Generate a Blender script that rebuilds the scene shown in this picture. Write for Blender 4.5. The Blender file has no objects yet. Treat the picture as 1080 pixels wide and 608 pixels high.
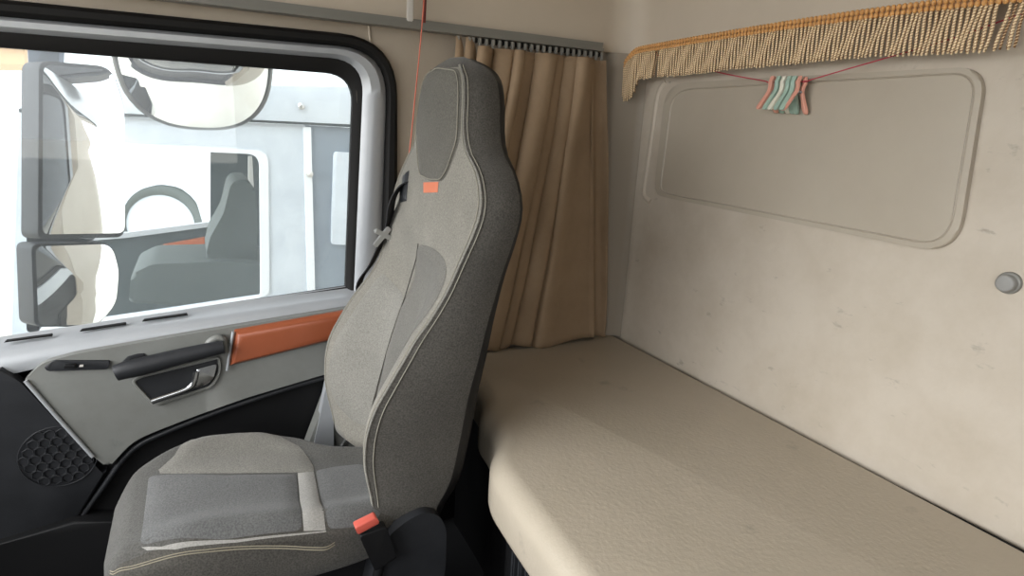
import bpy, bmesh, math, random
from mathutils import Vector, Matrix, geometry
random.seed(7)
C = bpy.context.scene.collection
PI = math.pi
# ------------------------------------------------------------------ camera frame (pixel -> point in the cab)
ZC = 1.25
CR = Vector((0.89374987, -0.44530919, 0.05395266))
CU = Vector((0.06225649, 0.24225724, 0.96821256))
CF = Vector((0.44422438, 0.86198095, -0.24424076))
FP = 650.0
EYE = Vector((0, 0, ZC))
def ray(px, py): return CR*(px-540) - CU*(py-304) + CF*FP
def at(px, py, ax, val):
    r = ray(px, py); i = 'XYZ'.index(ax)
    return EYE + r*((val-EYE[i])/r[i])
def atl(pts, ax, val): return [at(p[0], p[1], ax, val) for p in pts]

# ------------------------------------------------------------------ materials
def mat(name, col, rough=.6, metal=0., noise=None, bump=None, spec=.5, coat=0., col2=None, sheen=0., bscale=None):
    m = bpy.data.materials.new(name); m.use_nodes = True
    nt = m.node_tree; b = nt.nodes['Principled BSDF']
    b.inputs['Base Color'].default_value = (*col, 1); b.inputs['Roughness'].default_value = rough
    b.inputs['Metallic'].default_value = metal; b.inputs['Specular IOR Level'].default_value = spec
    b.inputs['Coat Weight'].default_value = coat; b.inputs['Coat Roughness'].default_value = .15
    if sheen: b.inputs['Sheen Weight'].default_value = sheen
    tc = nt.nodes.new('ShaderNodeTexCoord')
    if noise:
        n = nt.nodes.new('ShaderNodeTexNoise'); n.inputs['Scale'].default_value = noise; n.inputs['Detail'].default_value = 5
        n.inputs['Roughness'].default_value = .65
        nt.links.new(tc.outputs['Object'], n.inputs['Vector'])
        cr = nt.nodes.new('ShaderNodeValToRGB')
        c2 = col2 or tuple(c*.8 for c in col)
        cr.color_ramp.elements[0].position = .32; cr.color_ramp.elements[1].position = .62
        cr.color_ramp.elements[0].color = (*c2, 1); cr.color_ramp.elements[1].color = (*col, 1)
        nt.links.new(n.outputs['Fac'], cr.inputs['Fac']); nt.links.new(cr.outputs['Color'], b.inputs['Base Color'])
    if bump:
        n2 = nt.nodes.new('ShaderNodeTexNoise'); n2.inputs['Scale'].default_value = bscale or 220; n2.inputs['Detail'].default_value = 3
        nt.links.new(tc.outputs['Object'], n2.inputs['Vector'])
        bp = nt.nodes.new('ShaderNodeBump'); bp.inputs['Strength'].default_value = bump; bp.inputs['Distance'].default_value = .002
        nt.links.new(n2.outputs['Fac'], bp.inputs['Height']); nt.links.new(bp.outputs['Normal'], b.inputs['Normal'])
    return m
def fabric(name, c1, c2, scale=330, bump=.5, blotch=.12):
    m = mat(name, c1, .95, spec=.15, sheen=.15)
    nt = m.node_tree; b = nt.nodes['Principled BSDF']; tc = [n for n in nt.nodes if n.type == 'TEX_COORD'][0]
    n = nt.nodes.new('ShaderNodeTexNoise'); n.inputs['Scale'].default_value = scale; n.inputs['Detail'].default_value = 2
    nt.links.new(tc.outputs['Object'], n.inputs['Vector'])
    cr = nt.nodes.new('ShaderNodeValToRGB'); cr.color_ramp.elements[0].position = .35; cr.color_ramp.elements[1].position = .65
    cr.color_ramp.elements[0].color = (*c2, 1); cr.color_ramp.elements[1].color = (*c1, 1)
    nt.links.new(n.outputs['Fac'], cr.inputs['Fac'])
    n3 = nt.nodes.new('ShaderNodeTexNoise'); n3.inputs['Scale'].default_value = 9; n3.inputs['Detail'].default_value = 4
    nt.links.new(tc.outputs['Object'], n3.inputs['Vector'])
    mr = nt.nodes.new('ShaderNodeMapRange'); mr.inputs['From Min'].default_value = .3; mr.inputs['From Max'].default_value = .7
    mr.inputs['To Min'].default_value = 1-blotch; mr.inputs['To Max'].default_value = 1+blotch*.5
    nt.links.new(n3.outputs['Fac'], mr.inputs['Value'])
    mx = nt.nodes.new('ShaderNodeMix'); mx.data_type = 'RGBA'; mx.blend_type = 'MULTIPLY'; mx.inputs['Factor'].default_value = 1
    nt.links.new(cr.outputs['Color'], mx.inputs['A']); nt.links.new(mr.outputs['Result'], mx.inputs['B'])
    nt.links.new(mx.outputs['Result'], b.inputs['Base Color'])
    bp = nt.nodes.new('ShaderNodeBump'); bp.inputs['Strength'].default_value = bump; bp.inputs['Distance'].default_value = .0015
    nt.links.new(n.outputs['Fac'], bp.inputs['Height']); nt.links.new(bp.outputs['Normal'], b.inputs['Normal'])
    return m
M = {}
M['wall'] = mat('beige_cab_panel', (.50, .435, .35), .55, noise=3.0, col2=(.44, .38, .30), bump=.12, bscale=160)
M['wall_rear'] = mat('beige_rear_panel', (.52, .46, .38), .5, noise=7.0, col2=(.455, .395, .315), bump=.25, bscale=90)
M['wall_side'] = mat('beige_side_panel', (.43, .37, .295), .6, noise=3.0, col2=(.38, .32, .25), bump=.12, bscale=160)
M['upper'] = mat('beige_upper_panel', (.55, .48, .39), .55, noise=2.0, col2=(.50, .435, .35))
M['ceil'] = mat('pale_headliner', (.40, .36, .31), .8)
M['floor'] = mat('dark_floor_mat', (.02, .02, .022), .8, bump=.3)
M['vinyl'] = mat('beige_bunk_vinyl', (.47, .41, .325), .38, noise=5, col2=(.44, .385, .30), bump=.35, bscale=130, spec=.45)
M['blackplastic'] = mat('black_plastic', (.006, .006, .0065), .55, bump=.15, spec=.3)
M['dkplastic'] = mat('charcoal_plastic', (.022, .023, .026), .5, bump=.1, noise=14, col2=(.015, .016, .018), spec=.4)
M['rubber'] = mat('black_rubber', (.008, .0075, .007), .7, spec=.25)
M['silver'] = mat('silver_grey_door_plastic', (.42, .435, .45), .33, metal=.15, noise=6, col2=(.38, .395, .41))
M['greytrim'] = mat('grey_green_door_trim', (.21, .215, .20), .45, noise=5, col2=(.17, .17, .155))
M['railgrey'] = mat('grey_rail', (.20, .195, .175), .4)
M['orange'] = mat('burnt_orange_trim', (.32, .088, .04), .30, bump=.1, noise=9, col2=(.29, .08, .033), spec=.55)
M['chrome'] = mat('chrome', (.62, .63, .64), .18, metal=1)
M['steel'] = mat('brushed_steel', (.55, .55, .54), .3, metal=.9)
M['f_base'] = fabric('grey_seat_fabric', (.235, .222, .19), (.165, .155, .132))
M['f_light'] = fabric('light_grey_bolster_fabric', (.245, .235, .208), (.175, .168, .148))
M['f_mid'] = fabric('olive_grey_seat_fabric', (.165, .158, .14), (.115, .11, .097))
M['f_dark'] = fabric('charcoal_seat_fabric', (.095, .089, .078), (.058, .054, .047))
M['f_head'] = fabric('dark_head_fabric', (.125, .118, .10), (.082, .077, .066))
M['f_border'] = fabric('dark_grey_cushion_border', (.108, .105, .097), (.07, .068, .062))
M['f_cush'] = fabric('slate_cushion_centre', (.155, .155, .152), (.105, .106, .105))
M['f_band'] = fabric('pale_seat_band', (.36, .35, .325), (.29, .28, .26), blotch=.05)
M['piping'] = mat('pale_piping', (.36, .35, .31), .8)
M['stitch'] = mat('cream_stitching', (.27, .24, .17), .8)
M['stitch2'] = mat('grey_stitching', (.25, .235, .19), .8)
M['belt'] = mat('black_webbing', (.02, .02, .022), .7, bump=.4)
M['red'] = mat('red_button', (.55, .10, .07), .4)
M['tag'] = mat('orange_tag', (.55, .16, .08), .7)
M['curtain'] = mat('tan_curtain_cloth', (.315, .222, .138), .85, noise=12, col2=(.275, .19, .115), bump=.15)
M['glider'] = mat('grey_glider', (.25, .245, .22), .4)
M['gold'] = mat('gold_braid', (.66, .34, .11), .38, sheen=.2)
M['cordlight'] = mat('cream_gold_cord', (.90, .70, .44), .5, sheen=.2)
M['corddark'] = mat('brown_gold_cord', (.22, .105, .035), .6)
M['redcord'] = mat('red_cord', (.45, .03, .06), .6)
M['salmoncord'] = mat('salmon_cord', (.62, .16, .10), .6)
M['pegpink'] = mat('pink_plastic', (.75, .36, .27), .45)
M['pegmint'] = mat('mint_plastic', (.36, .50, .42), .45)
M['pegwhite'] = mat('cream_plastic', (.78, .76, .64), .45)
M['white'] = mat('white_strip', (.62, .60, .56), .4)
M['mirrorglass'] = mat('mirror_glass', (.85, .87, .88), .02, metal=1)
M['whitepaint'] = mat('white_truck_paint', (.62, .67, .72), .35, noise=6, col2=(.52, .57, .62))
M['greypaint'] = mat('blue_grey_truck_side', (.22, .26, .30), .5, noise=5, col2=(.17, .20, .24))
M['truckdark'] = mat('dark_truck_interior', (.03, .042, .045), .6)
M['truckseat'] = mat('grey_truck_seat', (.09, .105, .10), .8)
M['concrete'] = mat('pale_concrete', (.70, .66, .58), .9, noise=.8, col2=(.60, .55, .46))
M['tan'] = mat('tan_render', (.50, .33, .18), .9)
M['bluegrey'] = mat('blue_grey_cladding', (.16, .2, .27), .8)
M['panel'] = mat('glossy_beige_cover', (.43, .38, .305), .32, noise=4, col2=(.40, .35, .28), spec=.5, coat=.25)
M['peghook'] = mat('spring_steel', (.4, .4, .4), .35, metal=1)
def glass_mat(name, dust, col=(.9, .93, .95), tint=(1, 1, 1)):
    m = bpy.data.materials.new(name); m.use_nodes = True; nt = m.node_tree; nt.nodes.clear()
    out = nt.nodes.new('ShaderNodeOutputMaterial'); tr = nt.nodes.new('ShaderNodeBsdfTransparent'); tr.inputs['Color'].default_value = (*tint, 1)
    gl = nt.nodes.new('ShaderNodeBsdfGlossy'); gl.inputs['Roughness'].default_value = .02
    tl = nt.nodes.new('ShaderNodeBsdfTranslucent'); tl.inputs['Color'].default_value = (*col, 1)
    fr = nt.nodes.new('ShaderNodeFresnel'); fr.inputs['IOR'].default_value = 1.45
    tc = nt.nodes.new('ShaderNodeTexCoord'); n = nt.nodes.new('ShaderNodeTexNoise'); n.inputs['Scale'].default_value = 5; n.inputs['Detail'].default_value = 8
    n.inputs['Roughness'].default_value = .75
    nt.links.new(tc.outputs['Object'], n.inputs['Vector'])
    mr = nt.nodes.new('ShaderNodeMapRange'); mr.inputs['From Min'].default_value = .3; mr.inputs['From Max'].default_value = .7
    mr.inputs['To Min'].default_value = dust*.75; mr.inputs['To Max'].default_value = dust*1.3
    nt.links.new(n.outputs['Fac'], mr.inputs['Value'])
    a = nt.nodes.new('ShaderNodeMixShader'); b = nt.nodes.new('ShaderNodeMixShader')
    nt.links.new(mr.outputs['Result'], a.inputs['Fac']); nt.links.new(tr.outputs[0], a.inputs[1]); nt.links.new(tl.outputs[0], a.inputs[2])
    nt.links.new(fr.outputs[0], b.inputs['Fac']); nt.links.new(a.outputs[0], b.inputs[1]); nt.links.new(gl.outputs[0], b.inputs[2])
    nt.links.new(b.outputs[0], out.inputs[0])
    return m
M['pane'] = glass_mat('dusty_window_glass', .05, tint=(.84, .87, .88))
M['clearpane'] = glass_mat('clear_window_glass', .04)

def scuffs(m, amount, scale, stretch):
    nt = m.node_tree; b = nt.nodes['Principled BSDF']; tc = [n for n in nt.nodes if n.type == 'TEX_COORD'][0]
    mp = nt.nodes.new('ShaderNodeMapping'); mp.inputs['Scale'].default_value = stretch; nt.links.new(tc.outputs['Object'], mp.inputs['Vector'])
    n = nt.nodes.new('ShaderNodeTexNoise'); n.inputs['Scale'].default_value = scale; n.inputs['Detail'].default_value = 6; n.inputs['Roughness'].default_value = .6
    nt.links.new(mp.outputs['Vector'], n.inputs['Vector'])
    mr = nt.nodes.new('ShaderNodeMapRange'); mr.inputs['From Min'].default_value = .64; mr.inputs['From Max'].default_value = .78
    mr.inputs['To Min'].default_value = 1; mr.inputs['To Max'].default_value = 1-amount; nt.links.new(n.outputs['Fac'], mr.inputs['Value'])
    old = b.inputs['Base Color'].links[0].from_socket
    mx = nt.nodes.new('ShaderNodeMix'); mx.data_type = 'RGBA'; mx.blend_type = 'MULTIPLY'; mx.inputs['Factor'].default_value = 1
    nt.links.new(old, mx.inputs['A']); nt.links.new(mr.outputs['Result'], mx.inputs['B']); nt.links.new(mx.outputs['Result'], b.inputs['Base Color'])
scuffs(M['wall_rear'], .45, 16, (1, 1, 2.2)); scuffs(M['vinyl'], .35, 11, (1, 1, 1)); scuffs(M['greytrim'], .3, 10, (1, 1, 1))
# ------------------------------------------------------------------ object helpers
WL = {}
def link(o, loc, parent):
    C.objects.link(o)
    pl = WL[parent.name] if parent else Vector((0, 0, 0))
    o.parent = parent; o.location = Vector(loc) - pl; WL[o.name] = Vector(loc)
def thing(name, label, cat, loc, group=None):
    o = bpy.data.objects.new(name, None); o.empty_display_size = .05; link(o, loc, None)
    o['label'] = label; o['category'] = cat
    if group: o['group'] = group
    return o
def tag(o, label, cat, group=None):
    o['label'] = label; o['category'] = cat
    if group: o['group'] = group
    return o
def struct(o): o['kind'] = 'structure'; return o
def build(name, verts, faces, m, parent=None, smooth=True, mats=None, fm=None, angle=None):
    vs = [Vector(v) for v in verts]
    lo = Vector((min(v.x for v in vs), min(v.y for v in vs), min(v.z for v in vs)))
    hi = Vector((max(v.x for v in vs), max(v.y for v in vs), max(v.z for v in vs)))
    base = Vector(((lo.x+hi.x)/2, (lo.y+hi.y)/2, lo.z))
    me = bpy.data.meshes.new(name); me.from_pydata([v-base for v in vs], [], faces); me.validate()
    bm = bmesh.new(); bm.from_mesh(me); bmesh.ops.recalc_face_normals(bm, faces=bm.faces)
    if smooth and angle is not None:
        for e in bm.edges:
            if len(e.link_faces) == 2 and e.calc_face_angle(0) > math.radians(angle): e.smooth = False
    for f in bm.faces: f.smooth = smooth
    bm.to_mesh(me); bm.free()
    for mm in (mats or [m]): me.materials.append(mm)
    if fm:
        for p, i in zip(me.polygons, fm): p.material_index = i
    o = bpy.data.objects.new(name, me); link(o, base, parent)
    return o
def from_bm(name, bm, m, parent=None, smooth=True, angle=35):
    bm.verts.index_update()
    vs = [v.co.copy() for v in bm.verts]; fs = [[v.index for v in f.verts] for f in bm.faces]; bm.free()
    return build(name, vs, fs, m, parent, smooth, angle=angle)
def rpoly(pts, radii, seg=6):
    """2D polygon with rounded corners"""
    out = []; n = len(pts)
    if not isinstance(radii, (list, tuple)): radii = [radii]*n
    for i in range(n):
        p = Vector(pts[i]); a = Vector(pts[i-1]); b = Vector(pts[(i+1) % n]); r = radii[i]
        if r <= 0: out += [tuple(p)]*(seg+1) if False else [tuple(p)]; continue
        u = (a-p).normalized(); v = (b-p).normalized(); d = min(r, (a-p).length*.49, (b-p).length*.49)
        s = p+u*d; e = p+v*d
        for k in range(seg+1):
            t = k/seg; q = s*(1-t)**2 + p*2*t*(1-t) + e*t*t; out.append(tuple(q))
    return out
def plate_bm(pts, ext, bevel=0., seg=3, bm=None):
    """closed outline of 3D points (planar), pushed along ext, edges of the first face rounded"""
    bm = bm or bmesh.new()
    vs = [bm.verts.new(p) for p in pts]; n = len(vs)
    ws = [bm.verts.new(Vector(p)+Vector(ext)) for p in pts]
    f = bm.faces.new(vs); bm.faces.new(ws[::-1])
    for i in range(n): bm.faces.new([vs[i], ws[i], ws[(i+1) % n], vs[(i+1) % n]])
    if bevel > 0:
        bmesh.ops.bevel(bm, geom=list(f.edges), offset=bevel, segments=seg, profile=.5, affect='EDGES', clamp_overlap=True)
    big = [f for f in bm.faces if len(f.verts) > 4]
    bmesh.ops.triangulate(bm, faces=big)
    return bm
def plate(name, pts, ext, m, parent=None, bevel=0., seg=3, angle=35):
    return from_bm(name, plate_bm(pts, ext, bevel, seg), m, parent, True, angle)
def ring(name, outer, inner, ext, m, parent=None, raise_=None, angle=40):
    """frame between two outlines of equal point count; ext = thickness vector; raise_ lifts the middle"""
    n = len(outer); e = Vector(ext); vs = []; fs = []
    O = [Vector(p) for p in outer]; I = [Vector(p) for p in inner]
    r = Vector(raise_) if raise_ else Vector((0, 0, 0))
    rows = [[p+e for p in O], O, [a*.7+b*.3+r for a, b in zip(O, I)], [a*.3+b*.7+r for a, b in zip(O, I)], I, [p+e for p in I]]
    for row in rows: vs += row
    for k in range(6):
        k2 = (k+1) % 6
        for i in range(n): fs.append((k*n+i, k*n+(i+1) % n, k2*n+(i+1) % n, k2*n+i))
    return build(name, vs, fs, m, parent, True, angle=angle)
def tube_geo(pts, r, sides=8, closed=False, caps=True, flat=1., vs=None, fs=None):
    pts = [Vector(p) for p in pts]; n = len(pts); vs = [] if vs is None else vs; fs = [] if fs is None else fs; b0 = len(vs)
    up = None
    for i, p in enumerate(pts):
        if closed: t = pts[(i+1) % n]-pts[i-1]
        else: t = pts[min(i+1, n-1)]-pts[max(i-1, 0)]
        t.normalize()
        if up is None:
            up = Vector((0, 0, 1)) if abs(t.z) < .9 else Vector((1, 0, 0))
        a = (up-t*up.dot(t)).normalized(); b = t.cross(a); up = a
        rr = r[i] if isinstance(r, (list, tuple)) else r
        for k in range(sides):
            an = 2*PI*k/sides; vs.append(p+a*math.cos(an)*rr+b*math.sin(an)*rr*flat)
    m_ = n if closed else n-1
    for i in range(m_):
        j = (i+1) % n
        for k in range(sides):
            k2 = (k+1) % sides
            fs.append((b0+i*sides+k, b0+i*sides+k2, b0+j*sides+k2, b0+j*sides+k))
    if caps and not closed:
        fs.append(tuple(b0+k for k in range(sides))[::-1]); fs.append(tuple(b0+(n-1)*sides+k for k in range(sides)))
    return vs, fs
def tube(name, pts, r, m, parent=None, sides=8, closed=False, flat=1.):
    vs, fs = tube_geo(pts, r, sides, closed, flat=flat); return build(name, vs, fs, m, parent, True, angle=60)
def box_bm(c, s, rot=None, bevel=.004, seg=2, bm=None):
    bm = bm or bmesh.new()
    mtx = Matrix.Translation(c) @ (rot or Matrix.Identity(4)) @ Matrix.Diagonal((*s, 1))
    g = bmesh.ops.create_cube(bm, size=1, matrix=mtx)
    if bevel > 0:
        es = list({e for v in g['verts'] for e in v.link_edges})
        bmesh.ops.bevel(bm, geom=es, offset=bevel, segments=seg, affect='EDGES', clamp_overlap=True)
    return bm
def box(name, c, s, m, parent=None, rot=None, bevel=.004, seg=2): return from_bm(name, box_bm(c, s, rot, bevel, seg), m, parent)
def catmull(pts, k=6):
    P = [Vector(p) for p in pts]; out = []
    for i in range(len(P)-1):
        a = P[max(i-1, 0)]; b = P[i]; c = P[i+1]; d = P[min(i+2, len(P)-1)]
        for j in range(k):
            t = j/k; out.append(.5*((2*b)+(c-a)*t+(2*a-5*b+4*c-d)*t*t+(3*b-a-3*c+d)*t**3))
    out.append(P[-1]); return out
def lut(tab, x):
    if x <= tab[0][0]: return tab[0][1]
    for (a, b), (c, d) in zip(tab, tab[1:]):
        if x <= c:
            return b+(d-b)*(x-a)/(c-a)
    return tab[-1][1]
def slut(tab, x):     # smooth (Hermite) lookup
    n = len(tab)
    if x <= tab[0][0]: return tab[0][1]
    if x >= tab[-1][0]: return tab[-1][1]
    for i in range(n-1):
        x0, y0 = tab[i]; x1, y1 = tab[i+1]
        if x <= x1:
            def sl(j):
                if j == 0: return (tab[1][1]-tab[0][1])/(tab[1][0]-tab[0][0])
                if j == n-1: return (tab[-1][1]-tab[-2][1])/(tab[-1][0]-tab[-2][0])
                return (tab[j+1][1]-tab[j-1][1])/(tab[j+1][0]-tab[j-1][0])
            h = x1-x0; t = (x-x0)/h
            return (2*t**3-3*t*t+1)*y0+(t**3-2*t*t+t)*h*sl(i)+(-2*t**3+3*t*t)*y1+(t**3-t*t)*h*sl(i+1)
def sstep(a, b, x):
    t = max(0, min(1, (x-a)/(b-a))); return t*t*(3-2*t)

# ------------------------------------------------------------------ the cab shell
YR, XR, YL, XF, ZT = 1.68, 1.25, -.72, -1.15, 2.15
struct(build('floor', [(XF, YL, 0), (XR+.05, YL, 0), (XR+.05, YR+.05, 0), (XF, YR+.05, 0), (XF, YL, -.04), (XR+.05, YL, -.04), (XR+.05, YR+.05, -.04), (XF, YR+.05, -.04)],
      [(0, 1, 2, 3), (4, 5, 6, 7), (0, 1, 5, 4), (1, 2, 6, 5), (2, 3, 7, 6), (3, 0, 4, 7)], M['floor'], smooth=False))
struct(box('ceiling', ((XF+XR)/2, (YL+YR)/2, ZT+.03), (XR-XF+.2, YR-YL+.2, .06), M['ceil'], bevel=0))
struct(box('wall_rear', (XR+.03, (YL+YR)/2, ZT/2), (.06, YR-YL+.12, ZT), M['wall_rear'], bevel=0))
# right-hand side wall: concave outline around the door aperture
ap_px = [(0, 1.5), (100, 11), (190, 21), (280, 28.5), (348, 35), (374, 42), (394, 54), (408, 73), (417, 104), (419.5, 140), (419, 180), (415, 240), (405, 300)]
ap = [at(x, y, 'Y', YR) for x, y in ap_px]
ap0 = at(-260, -28, 'Y', YR); apb = Vector((.36, YR, 0))
outl = [Vector((XF, YR, ZT)), Vector((XF, YR, ap[0].z+(ap[0].z-ap[2].z)*(ap[0].x-XF)/(ap[2].x-ap[0].x)))] + ap + [Vector((.44, YR, .75)), Vector((.42, YR, 0)), Vector((XR+.0, YR, 0)), Vector((XR, YR, ZT))]
struct(plate('wall_right', outl, (0, .06, 0), M['wall_side']))
# left wall, unseen: window opening cut small to let in less light
def wall_hole(name, o4, h4, ext, m):
    vs = [Vector(p) for p in o4+h4]; e = Vector(ext); vs += [v+e for v in vs]; fs = []
    for i in range(4):
        j = (i+1) % 4
        fs += [(i, j, 4+j, 4+i), (8+i, 8+j, 12+j, 12+i), (4+i, 4+j, 12+j, 12+i), (i, j, 8+j, 8+i)]
    return build(name, vs, fs, m, smooth=False)
struct(wall_hole('wall_left', [(XF, YL, 0), (XR, YL, 0), (XR, YL, ZT), (XF, YL, ZT)], [(-.95, YL, .98), (.22, YL, .98), (.22, YL, 1.55), (-.95, YL, 1.55)], (0, -.06, 0), M['greytrim']))
struct(wall_hole('wall_front', [(XF, YL, 0), (XF, YR, 0), (XF, YR, ZT), (XF, YL, ZT)], [(XF, YL+.10, .78), (XF, YR-.10, .78), (XF, YR-.10, 1.80), (XF, YL+.10, 1.80)], (-.05, 0, 0), M['dkplastic']))
# moulded upper shell with a rounded corner, its lower lip at the rail
zl = at(634, 54, 'Y', YR-.03).z
prof = []
R_ = .10
pts = [(-.9, YR-.028)] + [(XR-.03-R_+R_*math.sin(a), YR-.028-R_+R_*math.cos(a)) for a in [k*PI/2/10 for k in range(11)]] + [(XR-.03, YL+.02)]
vs = []; fs = []
zz = [(zl+.012, .035), (zl+.004, .012), (zl, 0), (zl+.006, -.0), (zl+.02, .004), (ZT, .03)]
n = len(pts)
zz = [(zl+.004, .028), (zl, .003), (zl+.012, 0), (ZT-.001, -.02)]
for z, push in zz:
    for x, y in pts:
        vs.append((x+(push if x > XR-.2 else 0), y+(push if y > YR-.2 else 0), z))
for k in range(len(zz)-1):
    for i in range(n-1): fs.append((k*n+i, k*n+i+1, (k+1)*n+i+1, (k+1)*n+i))
struct(build('trim_1', vs, fs, M['upper'], angle=30))
# lower corner trim beside the curtain, seat and curtain shade put into its colour
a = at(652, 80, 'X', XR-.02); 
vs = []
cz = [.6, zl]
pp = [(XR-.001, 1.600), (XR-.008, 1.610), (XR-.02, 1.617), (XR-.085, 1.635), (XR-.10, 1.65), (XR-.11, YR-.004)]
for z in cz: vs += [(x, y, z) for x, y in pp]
struct(build('trim_2', vs, [(i, i+1, 6+i+1, 6+i) for i in range(5)], mat('shade_toned_corner_trim', (.31, .265, .21), .6), angle=40))
struct(box('trim_7', (.62, YR-.006, .28), (.52, .012, .56), M['blackplastic'], bevel=0))
# grey panel seams on the side wall (thin upright bead)
struct(tube('trim_3', [at(389, 27, 'Y', YR-.002), at(391, 48, 'Y', YR-.002)], .003, M['upper']))

# ------------------------------------------------------------------ door with its window
YD = 1.64
def rp(px, y, rad, seg=8): return [at(p[0], p[1], 'Y', y) for p in rpoly(px, rad, seg)]
Xl = -330   # the door runs on beyond the left border
o_seal = [(Xl, -36), (406, 40), (420, 330), (Xl, 430)]
door = struct(bpy.data.objects.new('door_1', None)); link(door, (-.2, YD, .3), None)
s_out = [(Xl, -34), (396, 39), (419.5, 95), (396, 322), (Xl, 440)]
s_mid = [(Xl, -13), (380, 49.5), (408.5, 103), (387, 318), (Xl, 425)]
s_in = [(Xl, 10), (369, 65), (381.5, 100), (373.5, 312), (Xl, 418)]
g_in = [(Xl, 25), (362, 81), (371.5, 110), (364.5, 303), (Xl, 408)]
def lp(px, y, r): return rp(px, y, r, 8)
rad1 = [0, 62, 40, 40, 0]; 
def cnt(q): return len(q)
L1 = lp([(Xl, -34), (419, 41), (419, 300), (Xl, 440)], YR-.012, [0, 62, 0, 0])
L2 = lp([(Xl, -12), (409, 53), (400, 330), (Xl, 440)], YR-.012, [0, 52, 0, 0])
L3 = lp([(Xl, 10), (384, 67), (373, 312), (Xl, 421)], YR-.012, [0, 36, 14, 0])
L3b = lp([(Xl, 10), (384, 67), (373, 312), (Xl, 421)], YR-.03, [0, 36, 14, 0])
ws = ring('weatherstrip', L1, L2, (0, .012, 0), M['rubber'], door, raise_=(0, -.012, 0))
L2b = lp([(Xl, -12), (409, 53), (400, 330), (Xl, 440)], YR-.008, [0, 52, 0, 0])
L3c = lp([(Xl, 7), (384, 64), (373, 312), (Xl, 421)], YR-.006, [0, 36, 0, 0])
L4 = lp([(Xl, 24), (373, 79), (364.5, 303), (Xl, 409)], YR+.008, [0, 30, 0, 0])
ring('window_frame', L2b, L3c, (0, .03, 0), M['silver'], door, raise_=(0, -.016, 0))
ring('glass_seal', L3c, L4, (0, .02, 0), M['rubber'], door, raise_=(0, -.002, 0))
gp = lp([(Xl, 22), (376, 75), (367, 308), (Xl, 414)], YR+.016, [0, 30, 0, 0])
plate('window_pane', gp, (0, .004, 0), M['pane'], door)
# sill ledge under the glass
xs_ = [-330, -120, -40, 0, 40, 80, 120, 160, 200, 240, 280, 320, 366, 400]
rows = []
for dy, Y in ((-1.5, YR+.012), (4, YR-.004), (9, YD-.004), (14, YD-.024), (17, YD-.03), (25, YD-.034), (29, YD-.03)):
    row = []
    for x in xs_:
        gy = 357.5-.1535*x+(1.6e-5)*x*x
        k = 1+max(0, (160-x))/420 if x > -60 else 1.5
        row.append(at(x, gy+dy*k, 'Y', Y))
    rows.append(row)
vs = [p for r in rows for p in r]; n = len(xs_)
build('sill_ledge', vs, [(k*n+i, k*n+i+1, (k+1)*n+i+1, (k+1)*n+i) for k in range(len(rows)-1) for i in range(n-1)], M['silver'], door, angle=50)
for a, b in (((6, 359), (54, 352.5)), ((86, 347.5), (132, 340.5)), ((152, 337), (197, 330.5))):
    q = [(a[0], a[1]-.6), (b[0], b[1]-.6), (b[0]+1, b[1]+1.0), (a[0]-2, a[1]+1.2)]
    k = .4
    plate('vent_slot', [at(x, y+1.5, 'Y', YD+.012) for x, y in q], (0, .012, 0), M['rubber'], door)
# dark inner door skin
sk = [(-330, 448), (-40, 398), (0, 392), (23, 401), (42, 384), (76, 374), (212, 350.5), (300, 336), (420, 317), (440, 700), (-330, 760)]
plate('door_skin', atl(sk, 'Y', YD-.02), (0, .05, 0), M['blackplastic'], door)
# grey green trim panel
tp = rpoly([(24, 403), (44, 383.5), (78, 374), (212, 350.5), (300, 336), (420, 317), (420, 380), (340, 396), (260, 420), (212, 437), (165, 455), (140, 466), (114, 494), (97, 481)],
           [4, 8, 8, 0, 0, 0, 0, 0, 0, 10, 10, 14, 6, 2], 4)
panel = plate('trim_panel', atl(tp, 'Y', YD-.055), (0, .04, 0), M['greytrim'], door, bevel=.008)
# pocket lip, running from the trim down to the sill
tube('pocket_lip', catmull(atl([(400, 388), (340, 399), (260, 424), (212, 441), (168, 459), (146, 470), (128, 487), (108, 515), (84, 548)], 'Y', YD-.04)), .007, M['dkplastic'], door)
lo = rpoly([(-330, 640), (0, 575), (78, 551), (130, 551), (300, 552), (430, 560), (430, 720), (-330, 800)], 0)
plate('lower_panel', atl(lo, 'Y', YD-.075), (0, .06, 0), M['blackplastic'], door, bevel=.006)
dk = rpoly([(-330, 470), (-40, 405), (0, 390), (22, 404), (96, 484), (104, 500), (112, 498), (82, 547), (0, 572), (-330, 640)], [0, 0, 0, 6, 6, 0, 0, 0, 0, 0], 4)
plate('speaker_panel', atl(dk, 'Y', YD-.05), (0, .035, 0), M['dkplastic'], door, bevel=.006)
tube('edge_highlight_strip', atl([(27, 402), (60, 440), (98, 482)], 'Y', YD-.058), .0048, M['silver'], door, sides=8)  # silver strip added as the bright highlight along the panel edge
# honeycomb speaker grille
cen = at(62, 482, 'Y', YD-.053); vs = []; fs = []
rr = .075; hs = .0125
for i in range(-8, 9):
    for j in range(-8, 9):
        hx = cen.x+hs*1.75*(i+(j % 2)*.5); hz = cen.z+hs*1.52*j
        if math.hypot(hx-cen.x, hz-cen.z) > rr-.008: continue
        tube_geo([(hx+hs*.92*math.cos(PI/6+k*PI/3), cen.y, hz+hs*.92*math.sin(PI/6+k*PI/3)) for k in range(6)], .0013, 4, True, vs=vs, fs=fs)
tube_geo([(cen.x+rr*math.cos(k*PI/16), cen.y, cen.z+rr*math.sin(k*PI/16)) for k in range(32)], .0012, 4, True, vs=vs, fs=fs)
build('speaker_grille', vs, fs, M['dkplastic'], door)
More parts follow.
